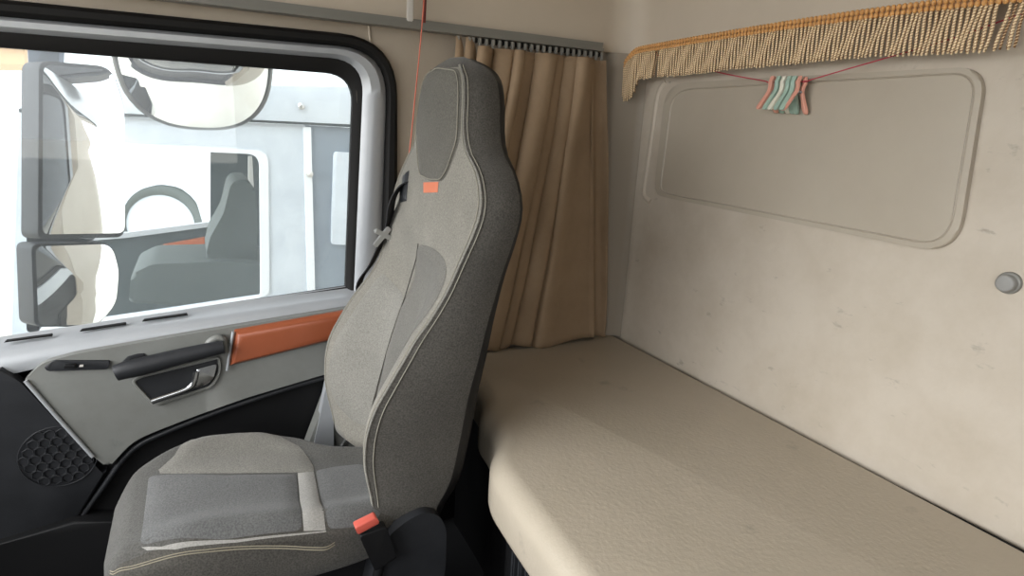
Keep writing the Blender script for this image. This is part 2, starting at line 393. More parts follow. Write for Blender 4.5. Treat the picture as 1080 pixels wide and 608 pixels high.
# orange strip
og = [(247.5, 350), (420, 319), (420, 344), (241.5, 389)]
plate('orange_strip', atl(og, 'Y', YD-.074), (0, .03, 0), M['orange'], door, bevel=.022, seg=7)
tube('strip_edge', atl([(239.5, 391), (242, 374), (246, 350)], 'Y', YD-.066), .0035, M['silver'], door)
# window switch panel
sw = plate('switch_panel', atl(rpoly([(46, 388), (57, 381), (116, 381), (114, 390), (50, 392)], 2, 3), 'Y', YD-.062), (0, .012, 0), M['dkplastic'], door, bevel=.002)
plate('switch_button', atl(rpoly([(68, 385), (80, 384.5), (79, 389), (67, 389)], 1, 2), 'Y', YD-.068), (0, .008, 0), M['blackplastic'], sw, bevel=.001)
plate('switch_mark', atl([(84, 385.4), (88, 385.2), (87.5, 387.2), (83.5, 387.4)], 'Y', YD-.0645), (0, .003, 0), M['white'], sw)
# handle recess, grab handle, chrome lever
rc = rpoly([(139, 402), (150, 397), (231, 377), (232, 392), (224, 408), (163, 428)], [6, 4, 4, 5, 8, 6], 4)
plate('handle_recess', atl(rc, 'Y', YD-.0585), (0, .004, 0), M['dkplastic'], door, bevel=.001)
ri = [at(x, y, 'Y', YD-.06) for x, y in rc]
tube('recess_rim', ri, .004, M['greytrim'], door, closed=True, sides=6)
gh = catmull(atl([(122, 394), (131, 391), (150, 386.5), (190, 376.5), (222, 369), (236, 366)], 'Y', YD-.085), 5)
tube('grab_handle', gh, [.0185+.003*min(1, k/8)-.006*max(0, (k-10)/15) for k in range(len(gh))], M['dkplastic'], door, sides=16, flat=.85)
tube('handle_bracket', [at(152, 376, 'Y', YD-.05), at(138, 380, 'Y', YD-.06), at(128, 390, 'Y', YD-.08)], .011, M['dkplastic'], door, sides=10)
tube('handle_bracket', catmull([at(216, 372, 'Y', YD-.06), at(222, 360, 'Y', YD-.066), at(234, 357, 'Y', YD-.066), at(238, 372, 'Y', YD-.062)], 4), .009, M['greytrim'], door, sides=8)
lever = tube('door_lever', catmull(atl([(160, 424), (176, 418.5), (196, 411.5), (204, 405), (207, 392)], 'Y', YD-.072), 5), .0075, M['chrome'], door, sides=10, flat=.6)
plate('lever_plate', atl(rpoly([(207, 390), (229, 384), (225, 401), (212, 409), (203, 408)], [2, 3, 4, 4, 3], 4), 'Y', YD-.068), (0, .008, 0), M['chrome'], lever, bevel=.003)
# pillar trim behind the seat
struct(plate('trim_4', atl(rpoly([(352, 398), (385, 398), (385, 500), (322, 478)], 3), 'Y', YD-.085), (0, .05, 0), M['greytrim'], bevel=.008))
struct(plate('trim_5', atl(rpoly([(346, 398), (352, 398), (352, 475), (330, 475)], 1), 'Y', YD-.09), (0, .03, 0), M['silver'], bevel=.003))

# ------------------------------------------------------------------ curtain, rail and cords on the side wall
YK = YR-.045
ra = at(165, -3, 'Y', YK); rb_ = at(634, 53, 'Y', YK)
rail = thing('curtain_rail', 'grey curtain rail running along the side wall above window and curtain', 'rail', (.5, YK, min(ra.z, rb_.z)))
ra0 = ra.copy(); ra = rb_+(ra-rb_)*((rb_.x+1.08)/(rb_.x-ra.x))
b = bmesh.new()
def railbox(a, bb, h0, h1, y0, y1):
    vs = [Vector((p.x, y, p.z+h)) for p in (a, bb) for y, h in ((y0, h0), (y1, h0), (y1, h1), (y0, h1))]
    return vs, [(0, 1, 2, 3), (4, 5, 6, 7), (0, 1, 5, 4), (1, 2, 6, 5), (2, 3, 7, 6), (3, 0, 4, 7)]
v, f = railbox(ra, rb_, .004, .020, YK-.008, YK+.022); build('track', v, f, M['railgrey'], rail, smooth=False)
v, f = railbox(ra, rb_, -.004, .0035, YK-.014, YK+.022); build('lower_lip', v, f, M['railgrey'], rail, smooth=False)
# curtain cloth
cur = thing('curtain', 'tan pleated cloth curtain hanging behind the seat and over the end of the bunk', 'curtain', (.9, YK, .61))
def railz(x): return ra.z+(rb_.z-ra.z)*(x-ra.x)/(rb_.x-ra.x)
xt0 = at(501, 47, 'Y', YK).x; xt1 = at(630, 63, 'Y', YK).x
xb0 = at(440, 350, 'Y', YK).x; xb1 = at(632, 345, 'Y', YK).x
NT, NH = 240, 40; vs = []; fs = []
random.seed(3)
ph = [random.uniform(-.3, .3) for _ in range(30)]
for j in range(NH+1):
    h = j/NH
    for i in range(NT+1):
        t = i/NT
        tx = xt0+(xt1-xt0)*t
        # lower edge: most folds drawn towards the front, the last one spread flat
        tb = slut([(0, 0), (.35, .22), (.62, .42), (.78, .60), (.9, .88), (1, 1)], t)
        bx = xb0+(xb1-xb0)*tb
        hh = h**1.25
        x = tx*(1-hh)+bx*hh
        if t > .86: x += .02*math.sin(h*PI)*(t-.86)/.14
        nf = 9
        fr_ = t*nf + .22*math.sin(t*17+1) + .10*math.sin(t*41)
        ph_ = 2*PI*fr_
        wide = sstep(.74, .88, t)*(1-sstep(.955, .99, t))          # the last panel hangs flatter lower down
        amp = .034*(1-.3*h)*(1-.80*wide*sstep(.06, .45, h))*(.75+.35*math.sin(t*23+2))
        sn = abs(math.sin(ph_/2))
        y = YK-.018-2*amp*(sn**.75)*.85+amp*.45+.004*math.sin(h*11+t*14)*h
        x -= .011*math.sin(ph_)*(1-.3*h)*(1-.8*wide*h)
        y += .022*sstep(.93, .965, t)*(1-sstep(.975, 1, t))
        ztop = railz(tx)-.032; zb = .607+.006*math.sin(t*30)
        z = ztop+(zb-ztop)*h
        y -= .02*h*sstep(.5, .85, t)*(1-sstep(.93, 1, t))
        y = min(y, YR-.006)
        vs.append((x, y, z))
for j in range(NH):
    for i in range(NT):
        a_ = j*(NT+1)+i; fs.append((a_, a_+1, a_+NT+2, a_+NT+1))
cl = build('cloth', vs, fs, M['curtain'], cur)
md = cl.modifiers.new('thickness', 'SOLIDIFY'); md.thickness = .0022
gl0 = None
g0 = at(497, 44, 'Y', YK).x; g1 = at(632, 63, 'Y', YK).x
for k in range(22):
    x = g0+(g1-g0)*k/21
    bm = box_bm((x, YK-.012, railz(x)-.017), (.010, .010, .020), bevel=.003)
    box_bm((x, YK-.012, railz(x)-.028), (.005, .005, .014), bevel=.001, bm=bm)
    from_bm('glider', bm, M['glider'] if k % 1 == 0 else M['white'], cur)
    if k < 21:
        from_bm('glider_spacer', box_bm((x+(g1-g0)/42, YK-.010, railz(x)-.014), (.008, .007, .014), bevel=.002), M['rubber'], cur)
for px, w_ in ((481.5, .012), (493, .017)):
    p = at(px, 50, 'Y', YK); zt_ = railz(p.x)
    vs = []; fs = []
    for k in range(9):
        a_ = k/8; hw_ = w_*(.55+.45*min(1, a_*2.2))
        for sx in (-1, 1): vs.append((p.x+sx*hw_, YK-.012-.012*math.sin(a_*PI), zt_-.008-.085*a_))
    for k in range(8): fs.append((2*k, 2*k+1, 2*k+3, 2*k+2))
    lo_ = build('gather_loop', vs, fs, M['curtain'], cur); m2 = lo_.modifiers.new('thickness', 'SOLIDIFY'); m2.thickness = .003
    from_bm('glider', box_bm((p.x, YK-.012, zt_-.014), (.010, .010, .014), bevel=.003), M['glider'], cur)
# grey upright strap over the rail and the two thin cords in front of it
p0 = at(435.5, -95, 'Y', YR-.06); p1 = at(432, 22, 'Y', YR-.06)
st = box('hanging_strap', ((p0.x+p1.x)/2, YR-.054, (p0.z+p1.z)/2), (.016, .008, p0.z-p1.z), M['white'], bevel=.002)
tag(st, 'short pale grey strip hanging above the rail, left of the red cord', 'strap')
sc = tube('red_cord', catmull(atl([(452, -95), (448.5, -20), (446, 15), (443, 50), (438, 100), (433, 150), (428, 190)], 'Y', 1.56)), .0016, M['salmoncord'])
tag(sc, 'thin salmon red cord hanging beside the headrest', 'cord')
db = tube('hanging_ribbon', atl([(452, -95), (449, -30), (447, 24)], 'Y', 1.60), .005, mat('dark_red_ribbon', (.16, .035, .03), .7), flat=.4)
tag(db, 'dark red ribbon end hanging over the rail at the top edge', 'ribbon')

# ------------------------------------------------------------------ rear wall: cover, plug, fringe, pegs
XP = XR-.004
def rw(px, X): return [at(p[0], p[1], 'X', X) for p in px]
cov_px = rpoly([(702, 88), (1040, 69.5), (1008, 270), (689, 206)], [24, 34, 44, 12], 10)
cov = thing('window_cover', 'large rounded beige cover panel over the rear window opening', 'panel', (XR, .95, .95))
out = rw(cov_px, XR-.013)
plate('cover_plate', out, (.012, 0, 0), M['panel'], cov, bevel=.004)
inn = rpoly([(710, 95), (1031, 76.5), (1000, 261), (696, 203)], [20, 28, 36, 10], 10)
tube('cover_bead', rw(inn, XR-.0130), .0022, M['panel'], cov, closed=True, sides=6)
# moulded swage left of the cover
struct(tube('trim_6', catmull(rw([(702, 86), (694, 100), (688, 140), (682, 180), (679, 205), (686, 213)], XR-.001)), .009, M['wall_rear'], flat=.6))
pc = at(1061, 299, 'X', XR-.012)
def disc_x(name, c, r, x0, x1, m, parent, bev=.003):
    pts = [Vector((x0, c.y+r*math.cos(k*PI/16), c.z+r*math.sin(k*PI/16))) for k in range(32)]
    return plate(name, pts, (x1-x0, 0, 0), m, parent, bevel=bev)
pl_ = thing('wall_plug', 'small round grey plug in the beige rear wall', 'plug', (XR, pc.y, pc.z-.02))
disc_x('flange', pc, .0195, XR-.006, XR-.0002, M['railgrey'], pl_)
disc_x('cap', pc, .0150, XR-.019, XR-.005, mat('grey_cap', (.27, .265, .25), .5), pl_, .004)

XFR = 1.185
hd_px = [(652, 77), (657, 69), (663, 60), (669, 53.5), (676, 50), (700, 45.5), (760, 35), (830, 23.5), (900, 13), (970, 3.5), (1030, -4), (1090, -11)]
head = catmull(rw(hd_px, XFR), 24)
fr = thing('tassel_fringe', 'gold and cream tassel fringe strung along the top of the rear wall', 'fringe', (XFR, .9, 1.4))
# resample the heading by length
def resample(P, step):
    out = [P[0]]; acc = 0
    for a, b in zip(P, P[1:]):
        L = (b-a).length; t = step-acc
        while t <= L and L > 0:
            out.append(a+(b-a)*(t/L)); t += step
        acc = (acc+L) % step
    return out
def poly_len(P): return sum((b-a).length for a, b in zip(P, P[1:]))
Lh = poly_len(head)
beads = resample(head, .0105)
vs = []; fs = []
for row, off in ((0, -.002), (1, -.0125)):
    for q in beads:
        c = q+Vector((-.002, 0, off)); b0 = len(vs)
        # small oval bead of the braid
        for a_ in range(5):
            th = -PI/2+PI*a_/4
            for k in range(6):
                vs.append(c+Vector((.0052*math.cos(th)*math.cos(k*PI/3), .0050*math.cos(th)*math.sin(k*PI/3), .0058*math.sin(th))))
        for a_ in range(4):
            for k in range(6): fs.append((b0+a_*6+k, b0+a_*6+(k+1) % 6, b0+a_*6+6+(k+1) % 6, b0+a_*6+6+k))
build('braid', vs, fs, M['gold'], fr)
vs, fs = tube_geo([p+Vector((.002, 0, -.0075)) for p in resample(head, .02)], .0085, 6, flat=.35)
build('braid_tape', vs, fs, M['corddark'], fr)
# cords: two-strand twist
def cord_geo(p, length, lean, seedk, vs, fs, fm, dark):
    # a core wrapped by a thin strand of the other colour; the darker cords hang just behind
    off = .0035 if dark else -.003
    def axis(t): return Vector((p.x+off, p.y+lean*t*length+.0018*math.sin(t*5+seedk*.5), p.z-t*length))
    c0, c1 = (1, 0) if dark else (0, 1)
    rc, rs, ro = (.0022, .0009, .0018) if dark else (.0027, .0009, .0023)
    n0 = len(fs); tube_geo([axis(k/8) for k in range(9)], [rc]*8+[rc*.7], 6, vs=vs, fs=fs); fm += [c0]*(len(fs)-n0)
    pitch = .0048; NS = max(20, int(length/pitch*8)); P = []
    for i in range(NS+1):
        t = i/NS*.965; an = -2*PI*t*length/pitch+seedk
        P.append(axis(t)+Vector((ro*math.cos(an), ro*math.sin(an), 0)))
    n0 = len(fs); tube_geo(P, rs, 4, vs=vs, fs=fs); fm += [c1]*(len(fs)-n0)
def ray_y(px, py): return at(px, py, 'X', XFR)
NCORD = 252
starts = resample(head, Lh/NCORD)
random.seed(5)
bot = [(651, 84), (664, 108), (671, 104), (676, 84), (700, 81.5), (720, 80), (780, 73), (860, 66), (930, 59.5), (1000, 57), (1056, 54.5), (1090, 50)]
def project(p):
    d_ = p-EYE; k = FP/d_.dot(CF); return 540+k*d_.dot(CR), 304-k*d_.dot(CU)
cnt_ = 0
jobs = []
for i, p in enumerate(starts[:NCORD]):
    q = p+Vector((0, 0, -.016)); px, py = project(q)
    if 692.5 < px < 696.5: continue
    if 1057 < px < 1066 or 1071 < px < 1076: continue
    by = lut(bot, px) + random.uniform(-.8, .8)-(1.5 if i % 2 else 0)
    e = at(px, by, 'X', XFR)
    ln = max(.03, q.z-e.z)
    lean = random.uniform(-.012, .012)+(.05+.03*math.sin(i*.11) if px > 850 else .02+.02*math.sin(i*.15))
    if px > 1058: lean = .1
    jobs.append((q, ln, lean, i))
far_n = max(0, len(jobs)-96)
gv, gf, gm = [], [], []
for q, ln, lean, i in jobs[:far_n]: cord_geo(q, ln, lean, i, gv, gf, gm, i % 2)
fo_ = build('fringe_cords', gv, gf, None, fr, True, mats=[M['cordlight'], M['corddark']], fm=gm); fo_['kind'] = 'stuff'
for q, ln, lean, i in jobs[far_n:]:
    v, f, m_i = [], [], []; cord_geo(q, ln, lean, i, v, f, m_i, i % 2)
    build('fringe_cord', v, f, None, fr, True, mats=[M['cordlight'], M['corddark']], fm=m_i)
# peg line
XS = 1.208
line = catmull(rw([(690, 52), (700, 62), (740, 72), (770, 79), (806, 85.5), (812, 87)], XS)+rw([(848, 86), (856, 84), (890, 74), (925, 64), (1000, 42), (1062, 20), (1090, 10)], XS), 6)
pg_line = tube('peg_line', line, .0013, M['redcord']); tag(pg_line, 'thin dark red string slung below the gold fringe', 'string')
def peg_mesh(side, L=.078):
    # one prong: straight jaw above the spring, leg splayed below, seen broad from the front
    P = []
    for k in range(19):
        t = k/18; z = .013-L*t
        x = .0062 if t < .42 else .0062+.0215*((t-.42)/.58)
        if .08 < t < .26: x += .0022*math.sin((t-.08)/.18*PI)
        th = .0034+.0012*sstep(.5, .9, t)
        if t < .07: th *= .55+6.4*t
        if t > .94: th *= 1-6*(t-.94)
        wd = (.0050+.0012*sstep(.5, .9, t))*(1-.5*max(0, t-.93)/.07)
        P.append((side*x, z, th, wd))
    vs = []; fs = []
    for x, z, th, wd in P:
        for dx, dy in ((-1, -1), (1, -1), (1, 1), (-1, 1)): vs.append((x+dx*th, dy*wd, z))
    n_ = len(P)
    for k in range(n_-1):
        for j in range(4): fs.append((k*4+j, k*4+(j+1) % 4, k*4+4+(j+1) % 4, k*4+4+j))
    fs += [(0, 1, 2, 3), tuple(4*n_-4+j for j in range(4))]
    return vs, fs
def make_peg(m, label):
    r = thing('clothes_peg', label, 'clothes peg', (0, 0, 0), 'clothes pegs on the red string')
    for s in (-1, 1):
        v, f = peg_mesh(s); o = build('prong', v, f, m, r, angle=40); 
        mb = o.modifiers.new('round', 'BEVEL'); mb.width = .001; mb.segments = 2
    pts = [(.0036*math.cos(k*.8), -.0065+.013*k/31, -.022+.0036*math.sin(k*.8)) for k in range(32)]
    v, f = tube_geo(pts, .0009, 5); build('spring', v, f, M['peghook'], r)
    return r
protos = {}
def dup(root, label):
    c = root.copy(); C.objects.link(c); c['label'] = label
    for ch in list(root.children):
        k = ch.copy(); C.objects.link(k); k.parent = c
    return c
def onstring(px):
    best = min(line, key=lambda p: abs(project(p)[0]-px)); return best
specs = [(816, 'pegpink', 'pink clothes peg at the left end of the row on the red string', 0, -.10),
         (822.5, 'pegmint', 'mint green clothes peg between the leftmost pink peg and the cream white peg', 0, -.06),
         (828.5, 'pegwhite', 'cream white clothes peg in the middle of the row', 0, -.12),
         (834, 'pegmint', 'mint green clothes peg just right of the cream white peg', 0, -.04),
         (839, 'pegmint', 'mint green clothes peg mostly hidden behind the rightmost pink peg', 0, .10),
         (845.5, 'pegpink', 'pink clothes peg at the right end with both splayed prongs showing', 0, -.42)]
for px, mk, lab, lean, tw in specs:
    if mk not in protos: r = protos[mk] = make_peg(M[mk], lab)
    else: r = dup(protos[mk], lab)
    p0_ = at(px, 87.0, 'X', XS)
    r.location = p0_+Vector((0, 0, 0))
    r.rotation_euler = (0, .10, tw)

# ------------------------------------------------------------------ bunk
ZB = .6
fo = [(.462, -.66), (.468, .5), (.478, .80), (.484, .93), (.492, 1.0), (.515, 1.055), (.545, 1.10), (.560, 1.16), (.57, 1.24), (.60, 1.30), (.625, 1.40), (.63, 1.64)]
fo = [(p.x, p.y) for p in catmull([(x, y, 0) for x, y in fo], 5)]
ol = fo + [(XR-.012, 1.655), (XR-.012, -.66)]
bunk = thing('bunk_mattress', 'wide beige vinyl bunk mattress along the rear wall', 'mattress', (.87, .5, .47))
def offset_poly(P, d):
    n_ = len(P); out = []
    for i in range(n_):
        a = Vector(P[i-1]); b = Vector(P[i]); c = Vector(P[(i+1) % n_])
        t1 = (b-a).normalized(); t2 = (c-b).normalized()
        n1 = Vector((-t1.y, t1.x)); n2 = Vector((-t2.y, t2.x)); m = (n1+n2)
        m = m/max(.35, m.length_squared/2) if m.length > 1e-6 else n1
        out.append((b.x+m.x*d, b.y+m.y*d))
    return out
area = sum(ol[i-1][0]*ol[i][1]-ol[i][0]*ol[i-1][1] for i in range(len(ol)))
sgn = 1 if area > 0 else -1
vs = []; fs = []; nO = len(ol); RR = .045; levels = []
for k in range(4): levels.append((.020*(1-math.sin(k*PI/6)), ZB-.119+.020*(1-math.cos(k*PI/6))))
for k in range(9): levels.append((RR*(1-math.cos(k*PI/16)), ZB-RR+RR*math.sin(k*PI/16)))
wallmask = [0 if x < 1.0 else 1 for x, y in ol]
for ins, z in levels:
    q = offset_poly(ol, ins*sgn)
    for (x, y), (x0, y0), wmk in zip(q, ol, wallmask):
        if wmk: x, y = x0+(x-x0)*.35, y0+(y-y0)*.35
        vs.append((x, y, z))
for k in range(len(levels)-1):
    for i in range(nO): fs.append((k*nO+i, k*nO+(i+1) % nO, (k+1)*nO+(i+1) % nO, (k+1)*nO+i))
fs.append(tuple((len(levels)-1)*nO+i for i in range(nO))); fs.append(tuple(range(nO))[::-1])
build('cushion', vs, fs, M['vinyl'], bunk, angle=60)
tube('edge_piping', catmull([(XR-.018, -.6, ZB-.010), (XR-.0175, .3, ZB-.004), (XR-.0175, .7, ZB-.009), (XR-.018, 1.2, ZB-.012), (XR-.019, 1.64, ZB-.014)], 8), .0042, M['rubber'], bunk)
base_ = thing('bunk_locker', 'black bunk locker with slotted vent under the beige mattress', 'locker', (.9, .5, 0))
bo = [(x+.05, y) for x, y in fo]+[(XR-.03, 1.64), (XR-.03, -.66)]
plate('box', [Vector((x, y, .479)) for x, y in bo], (0, 0, -.478), M['blackplastic'], base_, bevel=.004)
for k in range(9):
    y = .70+.028*k
    box('vent_slat', (.516+.004*(y-.7), y, .37), (.014, .012, .16), M['dkplastic'], base_, bevel=.003)
tube('edge_rail', catmull([(x+.04, y, .468) for x, y in fo[5:45:4]], 3), .009, M['dkplastic'], base_)

# ------------------------------------------------------------------ the seat
YC = 1.265
W_ = [(.50, .195), (.58, .200), (.66, .210), (.74, .222), (.82, .224), (.9, .216), (.98, .232), (1.04, .252), (1.09, .264), (1.12, .260), (1.15, .241), (1.18, .210), (1.21, .164), (1.25, .142), (1.30, .134), (1.33, .126), (1.35, .115), (1.37, .088), (1.385, .055), (1.392, .03)]
XS_ = [(.47, .275), (.54, .266), (.58, .258), (.62, .252), (.66, .252), (.70, .257), (.74, .269), (.78, .291), (.82, .315), (.86, .342), (.90, .372), (.94, .394), (.98, .409), (1.02, .420), (1.06, .432), (1.10, .443), (1.14, .452), (1.18, .457), (1.25, .457), (1.30, .460), (1.35, .464), (1.37, .467), (1.392, .485)]
XB_ = [(.47, .395), (.54, .42), (.58, .448), (.66, .466), (.74, .475), (.82, .490), (.90, .508), (.98, .517), (1.06, .526), (1.12, .533), (1.18, .538), (1.25, .541), (1.33, .540), (1.37, .530), (1.392, .500)]
RC_ = [(.50, .05), (.6, .085), (.68, .10), (.77, .09), (.86, .055), (.93, .03), (1.0, 0), (1.06, -.012), (1.12, -.018), (1.2, -.016), (1.3, -.014), (1.36, -.012), (1.392, -.005)]
def fx(s, z):
    w = slut(W_, z); u = max(-1, min(1, s/w)); r = slut(RC_, z); x = slut(XS_, z); a = abs(u)
    if r > 0:
        return x + r*(1-sstep(.30, .93, a))
    return x + r*(1-a**2.3)
seat = thing('passenger_seat', 'grey fabric truck seat with integrated headrest in front of the bunk', 'seat', (.2, YC, 0))
zs = [.50+(.022)*k for k in range(36)] + [1.292, 1.31, 1.325, 1.338, 1.35, 1.36, 1.368, 1.375, 1.380, 1.385, 1.389, 1.392]
zs = [z for z in zs if z <= 1.392]
NF, NS_, NB = 33, 9, 15
vs = []; ring_n = None; ids = []
for z in zs:
    w = slut(W_, z); x0 = slut(XS_, z); x1 = slut(XB_, z); row = []
    sh = .06*sstep(.80, .50, z) if False else .06*(1-sstep(.50, .78, z))
    def P(x, s):
        t = (x-x0)/max(.01, x1-x0)
        return Vector((x, YC+s, z-sh*max(0, min(1, t))+.0))
    for i in range(NF):
        u = -1+2*i/(NF-1); row.append((P(fx(u*w, z), u*w), 0))
    for i in range(1, NS_):
        t = i/NS_; row.append((P(x0+(x1-x0)*t, w+.012*math.sin(t*PI)), 1))
    for i in range(NB):
        u = 1-2*i/(NB-1); row.append((P(x1+.03*(1-abs(u)**4), u*w*.985), 2))
    for i in range(1, NS_):
        t = 1-i/NS_; row.append((P(x0+(x1-x0)*t, -w-.012*math.sin(t*PI)), 1))
    ring_n = len(row); vs += [r[0] for r in row]; ids = [r[1] for r in row]
fs = []; fm = []
for k in range(len(zs)-1):
    for i in range(ring_n):
        j = (i+1) % ring_n
        fs.append((k*ring_n+i, k*ring_n+j, (k+1)*ring_n+j, (k+1)*ring_n+i))
        a_, b_ = ids[i], ids[j]
        fm.append(2 if (a_ == 2 or b_ == 2 or (.62 < zs[k] < 1.11 and (i == NF+NS_-2 or i == NF+NS_-1+NB-1))) else (1 if (a_ == 1 or b_ == 1) else (1 if zs[k] > 1.36 else 0)))
fs.append(tuple(range(ring_n))); fm.append(2); fs.append(tuple((len(zs)-1)*ring_n+i for i in range(ring_n))); fm.append(1)
back = build('backrest', vs, fs, None, seat, True, mats=[M['f_base'], M['f_dark'], M['blackplastic']], fm=fm, angle=70)
def patch(name, poly, surf, nrm, m, parent, h=.004, cell=.012, soft=.018, base=.0008):
    """padded insert: 2D outline in surface coordinates, laid onto surf() and lifted towards nrm"""
    P = [Vector(p) for p in poly]; bd = []
    for a, b in zip(P, P[1:]+P[:1]):
        k = max(1, int((b-a).length/cell))
        bd += [a+(b-a)*t/k for t in range(k)]
    def inside(q):
        c = False; n_ = len(P)
        for i in range(n_):
            a = P[i]; b = P[i-1]
            if (a.y > q.y) != (b.y > q.y) and q.x < (b.x-a.x)*(q.y-a.y)/(b.y-a.y)+a.x: c = not c
        return c
    def dist(q):
        return min((q-(a+(b-a)*max(0, min(1, (q-a).dot(b-a)/max(1e-9, (b-a).length_squared))))).length for a, b in zip(P, P[1:]+P[:1]))
    pts = list(bd); n0 = len(bd)
    x0 = min(p.x for p in P); x1 = max(p.x for p in P); y0 = min(p.y for p in P); y1 = max(p.y for p in P)
    y = y0
    while y < y1:
        x = x0
        while x < x1:
            q = Vector((x, y))
            if inside(q) and dist(q) > cell*.45: pts.append(q)
            x += cell
        y += cell
    r = geometry.delaunay_2d_cdt(pts, [(i, (i+1) % n0) for i in range(n0)], [], 1, 1e-6)
    V2, F2 = r[0], r[2]
    vs = []
    N = Vector(nrm)
    for q in V2:
        dd = dist(q); vs.append(Vector(surf(q.x, q.y))+N*(base+h*sstep(0, soft, dd)))
    return build(name, vs, [tuple(f) for f in F2], m, parent, True)
def on_back(px, py):
    r = ray(px, py); p = None
    for k in range(400):
        t = (.75+.0025*k*.8)/r.y*1.0
        p = EYE+r*t; s = p.y-YC; z = p.z
        if abs(s) <= slut(W_, z)*1.0 and p.x >= fx(s, z): return (s, z)
    return None
def sb(s, z): return (fx(s, z), YC+s, z)
def clean(pts): return [p for p in pts if p]
def poly2(pts, k=5):
    """smooth closed outline"""
    n_ = len(pts); out = []
    Q = [Vector((p[0], p[1], 0)) for p in pts]
    for i in range(n_):
        a, b, c, d_ = Q[i-1], Q[i], Q[(i+1) % n_], Q[(i+2) % n_]
        for j in range(k):
            t = j/k; v = .5*((2*b)+(c-a)*t+(2*a-5*b+4*c-d_)*t*t+(3*b-a-3*c+d_)*t**3); out.append((v.x, v.y))
    return out
# headrest panel (symmetrical five-sided inset)
hq = [(.046, 1.148), (.072, 1.17), (.112, 1.225)]
hq += [(slut(W_, z)*.93, z) for z in (1.25, 1.28, 1.31, 1.335, 1.352, 1.364)]
hp = [(-.088, 1.148), (-.02, 1.143)] + hq + [(0, 1.374)] + [(-a_, b_) for a_, b_ in reversed(hq[3:])] + [(-.132, 1.228), (-.108, 1.17)]
hp = rpoly(hp, .015, 3)
patch('headrest_panel', hp, sb, (-1, 0, 0), M['f_head'], back, h=.004, soft=.010)
tube('headrest_stitching', [Vector(sb(s*.965, 1.255+(z-1.255)*.97))+Vector((-.0046, 0, 0)) for s, z in hp], .0011, M['stitch2'], back, closed=True, sides=5)
ci = [(-.11, .53), (.05, .53), (.066, .65), (.056, .712), (.056, .783), (.036, .871), (.004, .985), (-.02, 1.008), (-.07, 1.015), (-.125, 1.016), (-.178, 1.004), (-.200, .975), (-.196, .93), (-.178, .87), (-.15, .8), (-.125, .7)]
patch('centre_insert', rpoly(ci, .03, 3), sb, (-1, 0, 0), M['f_mid'], back, h=.003)
for sg in (1, -1):
    si = [(.080, .55), (.113, .545), (.160, .584), (.178, .643), (.186, .743), (.178, .82), (.168, .895), (.160, .906), (.044, .868), (.064, .783), (.062, .712), (.074, .649)]
    si = [(sg*a_, b_) for a_, b_ in si]
    if sg > 0: patch('bolster_insert', rpoly(si, [.02, .03, .04, .05, .05, .03, .01, .008, .006, .02, .02, .02], 3), sb, (-1, 0, 0), M['f_light'], back, h=.004, soft=.012)
    tube('insert_seam', [Vector(sb(sg*s, z))+Vector((-.001, 0, 0)) for s, z in ([(.070, .55), (.072, .649), (.061, .712), (.062, .783), (.040, .868), (.010, .97), (-.012, 1.008)] if sg > 0 else [(.12+.0006*k, .75+.02*k) for k in range(6)])], .0014, M['f_dark'], back, sides=5)
    def side_pt(z, t, off=.0012):
        x0 = slut(XS_, z); x1 = slut(XB_, z); sh = .06*(1-sstep(.50, .78, z))
        return Vector((x0+(x1-x0)*t, YC+sg*(slut(W_, z)+.012*math.sin(t*PI)+off), z-sh*t))
    zz_ = [.52+.012*k for k in range(73)]
    zz_ = [z for z in zz_ if z < 1.375]
    tube('edge_piping', [Vector((slut(XS_, z), YC+sg*(slut(W_, z)-.0005), z)) for z in zz_], .0022, M['f_light'], back, sides=6)
    tube('edge_stitching', [Vector(sb(sg*(slut(W_, z)*.965), z))+Vector((-.0012, 0, 0)) for z in zz_], .0010, M['stitch2'], back, sides=4)
    tube('side_stitching', [side_pt(z, .07) for z in zz_], .0010, M['stitch2'], back, sides=4)
tq = [on_back(*p) for p in ((447, 192.5), (463, 192), (462, 203), (447, 203.5))]
if all(tq): patch('fabric_tag', [Vector(q) for q in tq], sb, (-1, 0, 0), M['tag'], back, h=.0025, soft=.003)
# shoulder belt guide, webbing, tongue
gq = [(.182, 1.140), (.148, 1.152), (.112, 1.085), (.168, 1.074)]
patch('belt_guide', [Vector(q) for q in gq], sb, (-1, 0, 0), M['dkplastic'], back, h=.006, soft=.004, cell=.008)
bs = sum(q[0] for q in gq)/4; bz = sum(q[1] for q in gq)/4
def ribbon(name, pts, wdir, w, th, m, parent):
    vs = []; fs = []; wd = Vector(wdir)
    for i, p in enumerate(pts):
        p = Vector(p); t = (Vector(pts[min(i+1, len(pts)-1)])-Vector(pts[max(i-1, 0)])).normalized()
        a_ = (wd-t*wd.dot(t)).normalized(); nn = t.cross(a_)
        vs += [p-a_*w/2-nn*th/2, p+a_*w/2-nn*th/2, p+a_*w/2+nn*th/2, p-a_*w/2+nn*th/2]
    for i in range(len(pts)-1):
        for j in range(4): fs.append((i*4+j, i*4+(j+1) % 4, i*4+4+(j+1) % 4, i*4+4+j))
    fs += [(0, 1, 2, 3), tuple(len(vs)-4+j for j in range(4))]
    return build(name, vs, fs, m, parent, True, angle=40)
bp = [Vector(sb(bs, bz+.012))+Vector((.004, 0, 0)), Vector(sb(bs, bz))+Vector((-.012, .0, 0)), Vector(sb(bs+.012, bz-.035))+Vector((-.020, .003, 0))]
bp += [at(410, 236, 'Y', 1.478), at(402, 256, 'Y', 1.492), at(392, 278, 'Y', 1.51), at(379, 300, 'Y', 1.53), at(385, 330, 'Y', 1.545), at(392, 400, 'Y', 1.53), at(398, 500, 'Y', 1.50)]
belt = ribbon('seat_belt', catmull(bp, 6), (.6, .8, .1), .040, .0022, M['belt'], seat)
